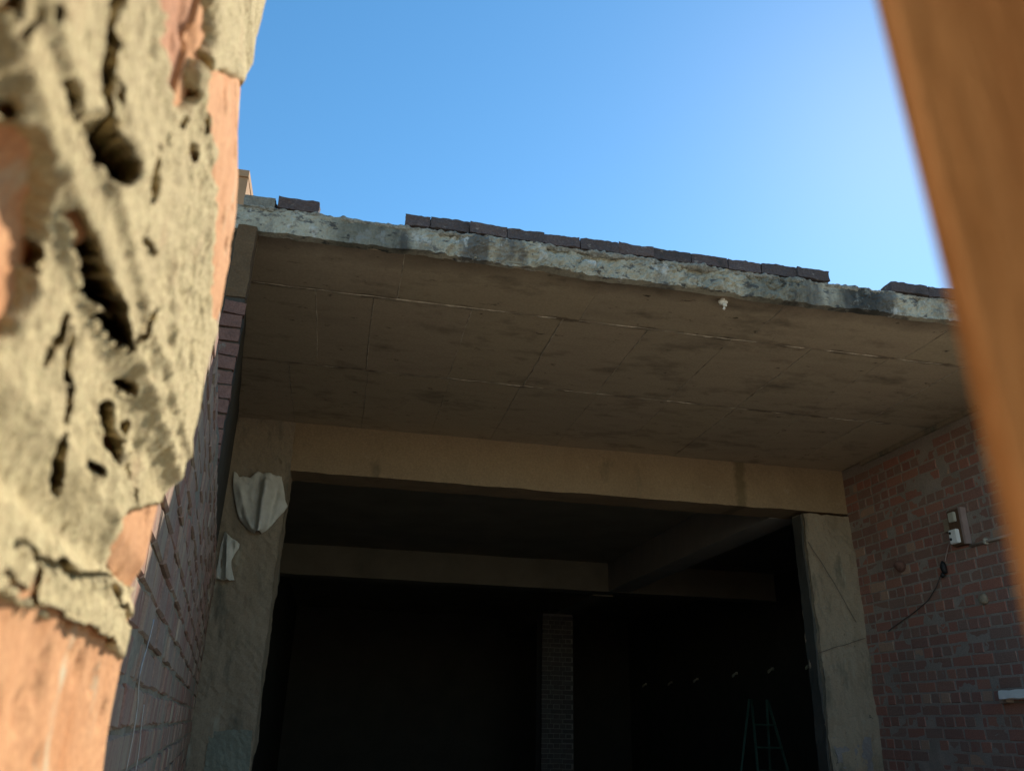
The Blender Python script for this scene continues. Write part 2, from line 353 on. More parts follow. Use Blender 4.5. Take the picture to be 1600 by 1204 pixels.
# ================================================================== ground
nu = 60
gx = np.concatenate([-np.geomspace(900, 8, 18), np.linspace(-7, 12, 40), np.geomspace(13, 900, 18)])
gy = np.concatenate([-np.geomspace(900, 6, 18), np.linspace(-5, 25, 56), np.geomspace(27, 900, 18)])
GX, GY = np.meshgrid(gx, gy, indexing='ij')
GZ = 0.02*fbm(np.stack([GX, GY, GX*0], -1)*0.8, 3, 2)-0.03
V = np.stack([GX, GY, GZ], -1).reshape(-1, 3)
o = link('ground', fast_mesh('ground', V, grid_quads(len(gx), len(gy))), 'earth'); tag(o, 'dusty brown bare earth in front of the hall', 'ground', kind='structure')
o = link('floor', box_mesh('floor', (-1.0, YB, -0.1), (7.5, 21, 0.012)), 'hall_floor'); tag(o, 'dark floor inside the hall', 'floor', kind='structure')

o = link('bounce_cut_floor', box_mesh('bounce_cut_floor', (-0.9, 3.5, -0.08), (XR+0.02, YB-0.03, 0.008)), 'porch'); tag(o, 'unseen dark floor added under the canopy to cut bounce light', 'floor', kind='structure')  # unseen floor added, kept dark to lessen bounce onto the rear soffit

# ================================================================== hall
hall = empty('hall_building', (2, 7.3, 0), 'unfinished brick and concrete hall with projecting canopy slab and dark open interior', 'building')
# --- roof slab and its soffit
slab = link('roof_slab', box_mesh('roof_slab', (-1.35, YF+0.02, ZS+0.008), (7.75, 21.3, ZT-0.004)), 'inner', hall)
xs = np.arange(-1.35, 7.751, 0.010); prof = 17
zt = ZT+0.006*fbm(np.stack([xs*5, xs*0, xs*0], -1), 3, 4)
sag = 0.030*np.exp(-((xs-1.55)/0.55)**2)*(0.75+0.5*vnoise(np.stack([xs*3.1, xs*0, xs*0], -1), 8)) - 0.016*np.exp(-((xs+0.1)/0.5)**2) + 0.02*np.exp(-((xs-2.6)/0.35)**2)
zb = ZS-0.008-np.maximum(sag, 0)*0.6+0.010*fbm(np.stack([xs*14, xs*0+3, xs*0], -1), 4, 5)
t = np.linspace(0, 1, prof)
X2 = np.repeat(xs[:, None], prof, 1); Z2 = zb[:, None]+(zt-zb)[:, None]*t[None]
rough = 0.45+1.3*sstep(0.1, 0.5, xs)*(1-sstep(2.5, 2.9, xs))+0.8*sstep(3.0, 3.2, xs)
PP = np.stack([X2, X2*0, Z2], -1)
lump = fbm(PP*7, 4, 21); ft = (fbm(PP*np.array([4.5, 1, 7.5]), 4, 24)+1)*4; lump = lump+1.1*(np.floor(ft)+sstep(0.42, 0.58, ft-np.floor(ft))-4)*0.55; crack = -0.010*np.exp(-(np.abs(fbm(PP*5.5+9, 3, 31))/0.035)**2)
Y2 = YF-(0.010*lump+0.010*np.abs(fbm(PP*22, 3, 23))+0.004*vnoise(PP*60, 25)+crack)*rough[:, None]-0.012*np.sin(np.pi*np.clip(t, 0, 1))[None]*rough[:, None]*0.5
S = np.stack([X2, Y2, Z2], -1); Bk = np.stack([X2, X2*0+YF+0.055, Z2], -1)
link('fascia', sheet_solid('fascia', S, Bk, False), 'fascia', slab)
# shuttering panels cast into the soffit
rows = [(YF+0.050, 4.70, [-1.34, 0.168, 1.40, 2.63, 3.86, XR-0.003]),
        (4.70, 5.92, [-1.34, -0.35, 0.02, 0.665, 1.285, 1.90, 2.52, 3.14, 3.76, 4.38, XR-0.003]),
        (5.92, YB-0.002, [-1.34, -0.57, 0.04, 0.69, 1.27, 1.92, 2.55, 3.15, 3.80, 4.40, XR-0.003])]
fins = []
def fin(a, b, wd, ht, seed):
    n = max(3, int(np.linalg.norm(np.subtract(b, a))/0.02)); tt = np.linspace(0, 1, n)
    P = np.outer(1-tt, a)+np.outer(tt, b); dr = np.subtract(b, a); dr = dr/np.linalg.norm(dr); sd_ = np.array([-dr[1], dr[0]])
    on = sstep(-0.25, 0.15, vnoise(np.stack([tt*n*0.11, tt*0+seed, tt*0], -1), 77))
    wob = 0.005*vnoise(np.stack([tt*n*0.2, tt*0+seed*3.1, tt*0], -1), 78)
    hh = ht*(0.25+0.75*on*(0.55+0.6*np.abs(vnoise(np.stack([tt*n*0.5, tt*0+seed, tt*0], -1), 79))))
    fins.append((P, sd_, wob, wd, hh))
for ri, (ya, yb_, xsn) in enumerate(rows):
    for a, b in zip(xsn[:-1], xsn[1:]):
        n = 6; u = np.linspace(a+0.0016, b-0.0016, 8); v = np.linspace(ya+0.0004, yb_-0.0004, 12)
        UU, VV = np.meshgrid(u, v, indexing='ij')
        zz = ZS-0.004+random.uniform(-0.0025, 0.0015)+0.003*fbm(np.stack([UU*2, VV*2, UU*0+a], -1), 3, 51)+(UU-a)*random.uniform(-0.003, 0.003)
        wob = lambda x0_: 0.006*vnoise(np.stack([VV*7, VV*0+x0_*3.3, VV*0], -1), 55)
        UU = UU+wob(a)*(1-(UU-a)/(b-a))+wob(b)*(UU-a)/(b-a)
        me = sheet_solid('soffit_panel', np.stack([UU, VV, zz], -1)[:, ::-1], np.stack([UU, VV, UU*0+ZS+0.02], -1)[:, ::-1], smooth=False)
        link('soffit_panel', me, 'soffit', slab)
        if b < XR-0.1 and ri < 2: fin((b, ya), (b, yb_), 0.0035, 0.006, b*7+ri)
        elif b < XR-0.1: fin((b, ya), (b, ya+0.9), 0.002, 0.004, b*7+ri)
fin((-1.2, 4.70), (XR, 4.70), 0.0046, 0.008, 1.7); fin((-1.2, 5.92), (XR, 5.92), 0.0036, 0.005, 2.9)
V = []; F = []
for P, sd_, wob, wd, hh in fins:
    b = len(V)
    for i in range(len(P)):
        c = P[i]+sd_*wob[i]
        V += [(*(c+sd_*wd*1.6), ZS-0.003), (*(c+sd_*wd*0.3), ZS-0.004-hh[i]), (*(c-sd_*wd*0.5), ZS-0.004-hh[i]*0.8), (*(c-sd_*wd*1.6), ZS-0.003)]
    for i in range(len(P)-1):
        for k in range(3): F.append((b+4*i+k, b+4*i+k+1, b+4*i+4+k+1, b+4*i+4+k))
link('joint_ridges', mesh('joint_ridges', V, F), 'fin', slab, 'stuff')
# lumpy mortar bed under the parapet bricks
V = []; F = []
xs = np.arange(-0.95, 5.6, 0.012); nb = 9; th = np.linspace(-0.35*math.pi, 0.62*math.pi, nb)
dens = np.where((xs > 0.16) & (xs < 2.92), 1.0, 0.75)
gapz = np.where((xs > -0.28) & (xs < 0.15), 0.35, 1.0)*np.where((xs > 2.93) & (xs < 3.28), 0.55, 1.0)
n1 = fbm(np.stack([xs*9, xs*0, xs*0], -1), 3, 61); n2 = np.abs(fbm(np.stack([xs*30, xs*0, xs*0], -1), 2, 62))
rad = (0.014+0.020*np.clip(n1+0.25, 0, 1)+0.020*n2)*dens
S = np.zeros((len(xs), nb, 3))
for k in range(nb):
    rr = rad*(1+0.35*vnoise(np.stack([xs*40, xs*0+k*0.9, xs*0], -1), 63))
    S[:, k, 0] = xs; S[:, k, 1] = YF+0.012-rr*math.cos(th[k])*1.0; S[:, k, 2] = ZT-0.004+rr*math.sin(th[k])*0.75*np.where(gapz < 1, 1.3, 1)
Bk = S.copy(); Bk[:, :, 1] = YF+0.09; Bk[:, :, 2] = np.clip(Bk[:, :, 2], ZT-0.012, ZT+0.02)
link('mortar_bed', sheet_solid('mortar_bed', S, Bk), 'bed', slab)
# the parapet's first course
bx = [383, 432.5, 500]; segs = [(383, 431.5, 1), (434.5, 500, 0)]
cuts = [634, 673, 735, 793, 852, 908, 967, 1022, 1080, 1137, 1190, 1245, 1296]
segs += [(a, b-0.3, 0) for a, b in zip(cuts[:-1], cuts[1:])]+[(1393, 1450, 0), (1451, 1503, 0), (1504, 1556, 0), (1557, 1608, 0)]
for a, b, patch in segs:
    xa, xb = [on_y((q, 300+0.137*(q-383)), YF-0.02)[0] for q in (a, b)]
    L = xb-xa-0.004
    me = rough_box('parapet_brick', (-L/2, -0.055, -0.036), (L/2, 0.055, 0.036), 0.018, 0.0095, 17, int(a), 0.0026)
    me.materials.append(MATS['roof_patch' if patch else 'roof_brick'])
    o = link('brick', me, None, slab); o.location = ((xa+xb)/2, YF+0.042+random.uniform(-0.006, 0.005), ZT+0.050+random.uniform(-0.007, 0.006)-(0.012 if patch else 0))
    o.rotation_euler = (random.uniform(-0.03, 0.03), random.uniform(-0.022, 0.022), random.uniform(-0.05, 0.05))
# --- beams
link('front_beam', rough_box('front_beam', (-0.558, YB, ZB), (XR+0.3, YB+0.36, ZS+0.004), 0.05, 0.010, 3.0, 3, 0.004), 'beam', hall)
link('inner_beam', rough_box('inner_beam', (-0.95, 13.1, ZB), (7.4, 13.45, ZS+0.004), 0.3, 0.01, 2, 4), 'inner', hall)
link('cross_beam', rough_box('cross_beam', (4.36, YB+0.37, ZB+0.004), (4.72, 13.09, ZS+0.005), 0.3, 0.01, 2, 5), 'cross_concrete', hall)
link('cross_beam', rough_box('cross_beam', (4.2, 13.46, ZB-0.02), (4.56, 20.9, ZS+0.005), 0.4, 0.01, 2, 6), 'inner', hall)
# --- columns
def column(x0, x1, s, foot):
    c = link('column', rough_box('column', (x0, YB-0.004, 0), (x1, YB+0.40, ZS+0.003), 0.04, 0.022, 4.0, s, 0.006), 'column', hall)
    return c
cl = column(-1.10, -0.562, 14, 0)
cr = link('column', rough_box('column', (4.515, YB-0.03, 0), (XR+0.02, YB+0.17, ZB-0.03), 0.035, 0.034, 4.0, 25, 0.006), 'column', hall)
me = rough_box('column_foot', (-0.90, YB-0.012, 0), (-0.57, YB+0.1, CZ-0.09), 0.03, 0.018, 6, 33, 0.006); link('painted_patch', me, 'column_foot', cl)
me = rough_box('column_foot', (4.56, YB-0.030, 0), (4.93, YB+0.1, CZ-0.02), 0.03, 0.030, 5, 34, 0.006); link('painted_patch', me, 'column_foot_violet', cr)
ic = link('column', rough_box('column', (3.96, 16.01, 0), (4.57, 16.5, ZB-0.03), 0.25, 0.004, 2, 16), 'inner_col', hall)
brick_wall(ic, (3.95, 16.0), (1, 0), (0, -1), 0, 0.63, 0.02, ZB-0.06, 'inner_brick', keep=0, seed=31, jit=0.008)
link('column_side_shade', rough_box('column_side_shade', (4.497, YB+0.012, 0), (4.53, YB+0.172, ZB-0.034), 0.06, 0.020, 3.0, 27, 0.003), 'inner_wall', cr)  # dark plate added to put shade on the column's side face
# --- walls of the interior
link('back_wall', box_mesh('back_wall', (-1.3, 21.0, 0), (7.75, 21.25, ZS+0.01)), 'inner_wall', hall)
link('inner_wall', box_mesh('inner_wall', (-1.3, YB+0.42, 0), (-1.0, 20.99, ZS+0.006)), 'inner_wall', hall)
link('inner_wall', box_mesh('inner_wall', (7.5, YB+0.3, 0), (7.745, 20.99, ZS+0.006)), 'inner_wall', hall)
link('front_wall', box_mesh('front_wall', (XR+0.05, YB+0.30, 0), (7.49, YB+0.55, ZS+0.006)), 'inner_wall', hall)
# --- right wall of the porch
rw = link('side_wall', box_mesh('side_wall', (XR+0.03, 4.12, 0), (XR+0.26, YB+0.29, ZS+0.004)), 'right_mortar', hall)
HR = lambda px, py, P: px > 1365+0.226*py+30
brick_wall(rw, (XR, 4.13), (0, 1), (-1, 0), 0, YB-4.13, 0.02, ZS-0.06, 'right_brick', course=0.0915, seed=5, hide=HR)
mortar_sheet('mortar', rw, 'right_mortar', (XR, 4.13), (0, 1), (-1, 0), 0, YB-4.13+0.02, 0.0, ZS+0.003, 0.022, -0.003, 0.34, 5, back=0.04, freq=1.6)
a, b = on_x((1343, 717), XR-0.02), on_x((1476, 660), XR-0.02)
link('plaster_strip', rough_box('plaster_strip', (XR-0.032, b[1]-0.4, ZS-0.045), (XR+0.01, a[1], ZS-0.006), 0.03, 0.008, 8, 43), 'column', rw)
# --- left wall of the porch, its end showing bare brick
ld = np.array([-0.12, 1.0]); ld /= np.linalg.norm(ld); ln = np.array([ld[1], -ld[0]])
def wall_pt(y, off=0.0): return np.array([XLN(y), y])+ln*off
A = wall_pt(YF+0.02); L = (YB-YF)/ld[1]
U, Z = np.meshgrid(np.linspace(0.03, L+0.1, 50), np.linspace(0, ZS+0.003, 70), indexing='ij')
h = -0.03+0.008*fbm(np.stack([U*3, Z*1.2, U*0], -1), 4, 81)
fr = lambda hh: np.stack([A[0]+ld[0]*U+ln[0]*hh, A[1]+ld[1]*U+ln[1]*hh, Z], -1)
lw = link('side_wall', sheet_solid('side_wall', fr(h), fr(h*0-0.12)), 'dark_wall', hall)
ztop = CZ+1.10; r = 0
while ztop+r*0.0805 < CZ+2.0:
    zc = ztop+r*0.0805+0.036
    me = rough_box('end_brick', (-0.054, -0.05, -0.0345), (0.054, 0.06, 0.0345), 0.018, 0.004, 30, 90+r, 0.001)
    me.materials.append(MATS['end_brick'])
    o = link('brick', me, None, lw); c = wall_pt(YF+0.03, -0.057+random.uniform(-0.004, 0.004)); o.location = (c[0], c[1]+random.uniform(-0.008, 0.006), zc)
    o.rotation_euler = (0, random.uniform(-0.04, 0.04), math.atan2(ld[1], ld[0])-math.pi/2+random.uniform(-0.04, 0.04)); r += 1
c = wall_pt(YF+0.035, -0.055)
link('end_mortar', rough_box('end_mortar', (c[0]-0.047, c[1]-0.040, CZ+0.9), (c[0]+0.050, c[1]+0.05, CZ+2.12), 0.03, 0.007, 12, 96), 'dark_wall', lw)
link('end_plaster', rough_box('end_plaster', (c[0]-0.052, c[1]-0.047, CZ+2.09), (c[0]+0.052, c[1]+0.05, ZS+0.004), 0.025, 0.010, 7, 97, 0.002), 'old_plaster', lw)

# ================================================================== low wall on the left
bw = empty('boundary_wall', (XLN(2.4), 2.4, 0), 'low grey-smeared brick wall running back to the hall behind the near pier', 'wall')
y0 = 1.35; A = wall_pt(y0); L = (YB-0.02-y0)/ld[1]
zt_ = CZ+1.16
U, Z = np.meshgrid(np.linspace(0, L, 8), np.linspace(0, zt_, 8), indexing='ij'); fr = lambda hh: np.stack([A[0]+ld[0]*U+ln[0]*hh, A[1]+ld[1]*U+ln[1]*hh, Z], -1)
link('wall_core', sheet_solid('wall_core', fr(U*0-0.02), fr(U*0-0.23), False), 'left_mortar', bw)
HL = lambda px, py, P: px < 165 or P[1] < 2.0
brick_wall(bw, A, ld, ln, 0.0, L, 0.02, zt_-0.01, 'left_brick', course=0.0865, seed=9, hide=HL, jit=0.005, bond='stretch')
mortar_sheet('mortar', bw, 'left_mortar', A, ld, ln, 0, L, 0, zt_, 0.022, -0.009, 0.10, 12, back=0.05, stretch=(1.0, 0.45), freq=4.0)

# ================================================================== neighbour's house far behind on the left
P = on_y((387, 281), 11.0)
nh = empty('neighbour_house', (P[0]-2.0, 11, 0), 'tan plastered house glimpsed between the near pier and the hall', 'house')
zr = on_y((387, 268), 11.0)[2]
link('wall', rough_box('wall', (P[0]-4.5, 11.0, 0), (P[0], 17, zr-0.12), 0.8, 0.01, 1, 3), 'tan', nh)
link('roof', rough_box('roof', (P[0]-4.6, 10.97, zr-0.118), (P[0]+0.012, 17.1, zr), 0.8, 0.006, 1, 4), 'tan', nh)

# ================================================================== near gate pier on the left (fills the left edge)
YN = 0.34; KN = 0.06; X0 = -0.2*YN
gp = empty('gate_pier', (-0.3, 0.1, 0), 'rough sunlit brick pier smeared with crumbling yellow mortar, close on the left', 'pier')
def near(q):                                     # pixel -> (y, z above the eye) on the pier's face
    v = ray(q); t_ = (X0+KN*YN)/(v[0]+KN*v[1]); return v[1]*t_, v[2]*t_
sil = [(422,-40),(418,0),(409,40),(400,70),(396,108),(385,125),(381,200),(380,270),(377,330),(371,380),(361,430),(352,480),(344,510),(331,560),(321,600),
       (313,650),(304,690),(303,716),(293,724),(289,750),(268,766),(257,778),(246,830),(236,880),(214,915),(206,932),(212,952),(205,1000),(192,1040),(180,1100),(170,1160),(164,1210),(158,1260)]
sp = np.array([on_y(q, YN)-EYE for q in sil]); od = np.argsort(sp[:, 2]); ez, ex = sp[od, 2], sp[od, 0]
ZN0, ZN1 = -0.06, 0.43; ST = 0.0011
yv = np.concatenate([np.arange(-0.04, 0.06, 0.003), np.arange(0.06, YN-0.004, ST)])
zv = np.arange(ZN0, ZN1, ST)
# displacement of the mortar over (y, z)
def mortar_height(Yg, Zg):
    P = np.stack([Yg, Zg, Yg*0], -1)
    tn = (fbm(P*np.array([24, 9, 1])+0.15*fbm(P*70, 3, 99)[..., None], 4, 101)+1)*3.2; fl = np.floor(tn)
    h = -0.0012+0.00045*(fl+sstep(0.40, 0.62, tn-fl))+0.0006*fbm(P*np.array([20, 9, 1]), 2, 102)+0.0003*fbm(P*np.array([70, 34, 1]), 3, 103)
    h += 0.0007*fbm(P*330, 3, 105)-0.0011*sstep(0.45, 0.7, fbm(P*np.array([130, 90, 1]), 2, 107))
    rip = fbm(P*np.array([40, 12, 1])+3, 3, 109); h += -0.0018*np.exp(-(rip/0.025)**2)*sstep(0.0, 0.4, fbm(P*11, 2, 110))
    return h
def seg_dist(Yg, Zg, pts, wds):
    """signed depth mask of a polyline gouge with varying half width"""
    best = np.full(Yg.shape, 9.0)
    for (a, wa), (b, wb) in zip(list(zip(pts, wds))[:-1], list(zip(pts, wds))[1:]):
        d = np.subtract(b, a); l2 = float(d@d)+1e-12
        tt = np.clip(((Yg-a[0])*d[0]+(Zg-a[1])*d[1])/l2, 0, 1)
        dist = np.hypot(Yg-a[0]-tt*d[0], Zg-a[1]-tt*d[1])/(wa+(wb-wa)*tt)
        best = np.minimum(best, dist)
    return best
GOUGE = [  # (pixels, half widths in px, depth in mm)
 ([(148,192),(168,232),(185,262)], [14,24,22], 24), ([(162,190),(160,130),(168,70),(182,-10)], [5,7,7,9], 11), ([(95,75),(108,140),(126,180),(148,200)], [3,5,6,6], 7),
 ([(172,118),(182,160)], [3,4], 5), ([(108,335),(124,390),(134,440),(166,475),(195,530)], [8,14,17,15,8], 20), ([(140,490),(178,520),(205,545)], [6,9,4], 9),
 ([(92,492),(64,566)], [3,4], 6), ([(100,512),(91,560),(92,590),(108,606)], [4,7,7,3], 10), ([(104,592),(100,655)], [4,6], 8), ([(92,690),(84,768)], [11,9], 16),
 ([(164,632),(176,712)], [7,9], 11), ([(180,600),(200,606)], [8,9], 8), ([(143,730),(149,736)], [7,7], 8), ([(195,716),(197,750)], [6,6], 7), ([(204,772),(206,786)], [5,5], 6),
 ([(243,232),(238,262),(230,308)], [4,5,5], 7), ([(312,60),(318,95),(322,122),(316,205)], [3,4,6,3], 7), ([(292,128),(300,146)], [5,5], 7), ([(283,188),(284,196)], [5,5], 6),
 ([(258,212),(262,222)], [4,4], 5), ([(297,228),(301,246)], [4,4], 6), ([(40,232),(34,246)], [6,6], 8), ([(-4,160),(8,172)], [7,7], 8), ([(20,-5),(32,22)], [12,9], 12),
 ([(86,14),(92,28)], [7,6], 7), ([(0,898),(45,940)], [5,6], 8), ([(45,940),(66,878)], [6,4], 7), ([(60,945),(108,978),(165,1004)], [5,5,6], 7),
 ([(95,888),(118,904),(150,902)], [9,11,7], 13), ([(168,905),(205,912)], [8,6], 9), ([(20,845),(60,872),(92,892)], [4,5,6], 6), ([(176,842),(170,872)], [4,5], 6),
 ([(190,660),(186,690)], [3,3], 5), ([(170,880),(168,910),(185,950)], [4,6,4], 7), ([(248,24),(244,34)], [5,5], 6), ([(210,540),(225,520),(240,480)], [3,3,2], 4), ([(222,380),(236,395)], [5,3], 5),
 ([(195,950),(205,968)], [6,6], 7), ([(48,330),(52,415)], [3,4], 4), ([(60,20),(40,70)], [4,3], 5)]
BRICKS = [([(322,118),(345,108),(400,128),(400,270),(385,380),(365,470),(342,512),(331,460),(338,330),(330,220)], 'near_brick', 0.0),
          ([(246,-30),(334,-30),(326,60),(306,100),(300,160),(274,178),(262,130),(252,60)], 'near_brick_red', -0.0015),
          ([(-60,190),(50,205),(74,255),(60,330),(42,450),(18,520),(-60,545)], 'near_brick', 0.0),
          ([(178,835),(200,803),(270,775),(250,880),(228,916),(170,908),(164,872)], 'near_brick', 0.0),
          ([(-60,912),(0,935),(56,957),(120,992),(215,1035),(200,1100),(190,1290),(-60,1290)], 'near_brick', 0.001)]
def poly_sd(Yg, Zg, poly):
    """signed distance to polygon, positive inside"""
    n = len(poly); best = np.full(Yg.shape, 1e9); ins = np.zeros(Yg.shape, bool)
    for i in range(n):
        a, b = poly[i], poly[(i+1) % n]; d = np.subtract(b, a); l2 = float(d@d)+1e-12
        tt = np.clip(((Yg-a[0])*d[0]+(Zg-a[1])*d[1])/l2, 0, 1)
        best = np.minimum(best, np.hypot(Yg-a[0]-tt*d[0], Zg-a[1]-tt*d[1]))
        cr_ = ((a[1] > Zg) != (b[1] > Zg)) & (Yg < (b[0]-a[0])*(Zg-a[1])/((b[1]-a[1]) or 1e-9)+a[0]); ins ^= cr_
    return np.where(ins, best, -best)
Yg, Zg = np.meshgrid(yv, zv, indexing='ij')
Hm = mortar_height(Yg, Zg); Hm -= Hm.mean()-0.0002
# granular, pitted area low on the right
gy_, gz_ = near((262, 600)); gran = np.exp(-(((Yg-gy_)/0.075)**2+((Zg-gz_)/0.055)**2))
Hm += gran*(0.0014*fbm(np.stack([Yg*130, Zg*170, Yg*0], -1), 3, 131)-0.0016*sstep(0.25, 0.6, vnoise(np.stack([Yg*95, Zg*130, Yg*0], -1), 133)))
# gouges and bare bricks are drawn where the photograph shows them on this face
base = np.stack([np.interp(Zg, ez, ex)+KN*(YN-Yg), Yg, Zg], -1) @ CM.T
base[..., 2] = np.maximum(base[..., 2], 0.02)
PX = base[..., 0]/base[..., 2]*FPX+800; PY = base[..., 1]/base[..., 2]*FPX+602
wx_ = 7*fbm(np.stack([PX*0.045, PY*0.03, PX*0], -1), 4, 121); wy_ = 7*fbm(np.stack([PX*0.045, PY*0.03, PX*0+5], -1), 4, 122)
GD = np.zeros_like(Hm)
for pts, wds, dep in GOUGE:
    dd = seg_dist(PX+wx_*0.8, PY+wy_*0.8, pts, [w_*0.88 for w_ in wds])
    GD = np.maximum(GD, dep*0.0017*(1-sstep(0.62, 1.20, dd+0.18*fbm(np.stack([PX*0.12, PY*0.12, PX*0], -1), 3, 127)))); Hm += 0.0007*np.exp(-((dd-1.6)/0.4)**2)
bricks_n = []
for poly, mt, off in BRICKS:
    sdv = poly_sd(PX+wx_*1.6, PY+wy_*1.6, poly)
    k = sstep(-5, 5, sdv); Hm = Hm*(1-k)+(-0.010)*k
    Hm += 0.0010*np.exp(-((sdv+10)/7)**2)
    ok = sdv > -8; q = [(Yg[ok].min(), Zg[ok].min()), (Yg[ok].max(), Zg[ok].max())]
    bricks_n.append((q, mt, off))
Hm -= GD                                          # hollows slanted away from the viewpoint so they show dark
SH = np.minimum(2.4*np.maximum(GD-0.002, 0), np.maximum(YN-0.012-Yg, 0))
edge = sstep(YN-0.05, YN-0.004, Yg)
Hm = np.where(Hm < -0.006, Hm, Hm*(1-0.72*edge))
def reveal(Yq, Zq, Hq): return np.stack([np.interp(Zq, ez, ex)+KN*(YN-Yq)+Hq*1.0, Yq+Hq*0.1, Zq+CZ], -1)
# around the corner: outer face towards the hall
nout = 34; hx = np.linspace(0, 1, nout)
hz = fbm(np.stack([zv*40, zv*0, zv*0], -1), 3, 141)*0.002
corner = []
for i, s_ in enumerate(hx):
    ang = min(1.0, s_*4)*math.pi/2; dx = -0.003*(1-math.cos(ang))-max(0, s_-0.25)*0.12; dy = 0.003*math.sin(ang)
    P = np.stack([np.interp(zv, ez, ex)+dx+np.where(Hm[-1] < -0.006, -0.012, Hm[-1])*(1-min(1, s_*4)), np.full_like(zv, YN-0.004+dy)+0.004*fbm(np.stack([zv*30, zv*0+s_*3, zv*0], -1), 3, 143)*min(1, s_*3), zv+CZ], -1)
    corner.append(P)
RV = reveal(Yg, Zg, Hm); RV[..., 1] += SH; RV[..., 2] += 0.5*SH
S = np.concatenate([RV, np.array(corner)], 0)
Bk = S.copy(); nr = len(yv)
Bk[:nr, :, 0] = np.minimum(S[:nr, :, 0]-0.02, -0.105); Bk[nr:, :, 1] = YN-0.05; Bk[nr:, :, 0] = np.minimum(Bk[nr:, :, 0], -0.105)
link('mortar', sheet_solid('mortar', S, Bk), 'near_mortar', gp)
for q, mt, off in bricks_n:
    ya, yb_ = max(-0.03, min(p[0] for p in q)-0.008), min(YN+0.001, max(p[0] for p in q)+0.008); za, zb_ = min(p[1] for p in q)-0.008, max(p[1] for p in q)+0.008
    za = max(za, ZN0+0.002); zb_ = min(zb_, ZN1-0.002)
    U, Z = np.meshgrid(np.linspace(ya, yb_, max(8, int((yb_-ya)/0.002))), np.linspace(za, zb_, max(8, int((zb_-za)/0.002))), indexing='ij')
    P = np.stack([U, Z, U*0], -1)
    h = off-0.0022+0.0012*fbm(P*np.array([45, 22, 1]), 4, 151)-0.002*sstep(0.35, 0.6, fbm(P*90, 2, 153))
    f_ = reveal(U, Z, h); b_ = f_.copy(); b_[:, :, 0] -= 0.05
    link('brick', sheet_solid('brick', f_, b_), mt, gp)
# the rest of the pier above and below what the photograph shows
link('pier_core', box_mesh('pier_core', (-0.52, -0.06, 0), (-0.108, YN-0.055, CZ+0.75)), 'near_mortar', gp)
for (za, zb_) in ((0.0, CZ+ZN0-0.004), (CZ+ZN1+0.004, CZ+0.75)):
    link('mortar', rough_box('mortar', (-0.50, -0.05, za), (-0.078, YN-0.02, zb_), 0.05, 0.006, 9, 5), 'near_mortar', gp)
    brick_wall(gp, (-0.070, -0.04), (0, 1), (1, 0), 0, YN+0.03, za+0.01, zb_, 'pier_brick', keep=60, seed=3, D=0.06)
    brick_wall(gp, (-0.50, YN-0.012), (1, 0), (0, 1), 0, 0.425, za+0.01, zb_, 'pier_brick', keep=60, seed=4, D=0.06)

# ================================================================== wooden gate leaf close on the right
E0 = on_y((1494, 570), 0.052)[:2]
gl = empty('wooden_gate', (0.5, 0.03, 0.1), 'blurred orange-brown wooden gate leaf close to the camera on the right', 'gate')
gd = np.array([0.60, -0.80]); gd /= np.linalg.norm(gd); gn = np.array([-gd[1], gd[0]])       # along the leaf, to the far side
def leaf(name, u0, u1, v0, v1, z0, z1, mat, bev=0.003, lean=0.0):
    me = bevel_box(name, (u0, v0, z0), (u1, v1, z1), bev, 3)
    for v in me.vertices:
        u, vv, z = v.co; u += lean*(z-CZ-0.037)
        v.co = (E0[0]+gd[0]*u+gn[0]*vv, E0[1]+gd[1]*u+gn[1]*vv, z)
    return link(name, me, mat, gl)
LN = -0.026
leaf('stile', 0.0, 0.085, 0.0, 0.042, 0.10, 2.15, 'door', 0.0022, LN)
leaf('stile', 0.82, 0.91, 0.0, 0.042, 0.10, 2.15, 'door', 0.003, LN)
for za, zb_ in ((0.10, 0.30), (0.95, 1.10), (1.98, 2.15)): leaf('rail', 0.0852, 0.8198, 0.0015, 0.040, za, zb_, 'door', 0.003, LN)
for za, zb_ in ((0.3, 0.95), (1.1, 1.98)): leaf('panel', 0.0853, 0.8197, 0.014, 0.028, za+0.0005, zb_-0.0005, 'door', 0.002, LN)

# unseen passage added around the viewpoint to block ambient light
gh = empty('light_blocker', (0.0, -1.4, 0), 'unseen brick passage added around the viewpoint to cut ambient light', 'passage')
for lo, hi in (((-0.75, -2.6, 0), (-0.525, 0.1, 2.55)), ((0.76, -2.6, 0), (0.99, -0.54, 2.55)), ((-0.52, -2.6, 0), (0.755, -2.37, 2.55))):
    link('wall', rough_box('wall', lo, hi, 0.3, 0.008, 2, 8), 'blocker_wall', gh)
link('roof', rough_box('roof', (-0.80, -2.7, 2.56), (1.05, 0.05, 2.70), 0.3, 0.006, 2, 9), 'blocker_wall', gh)

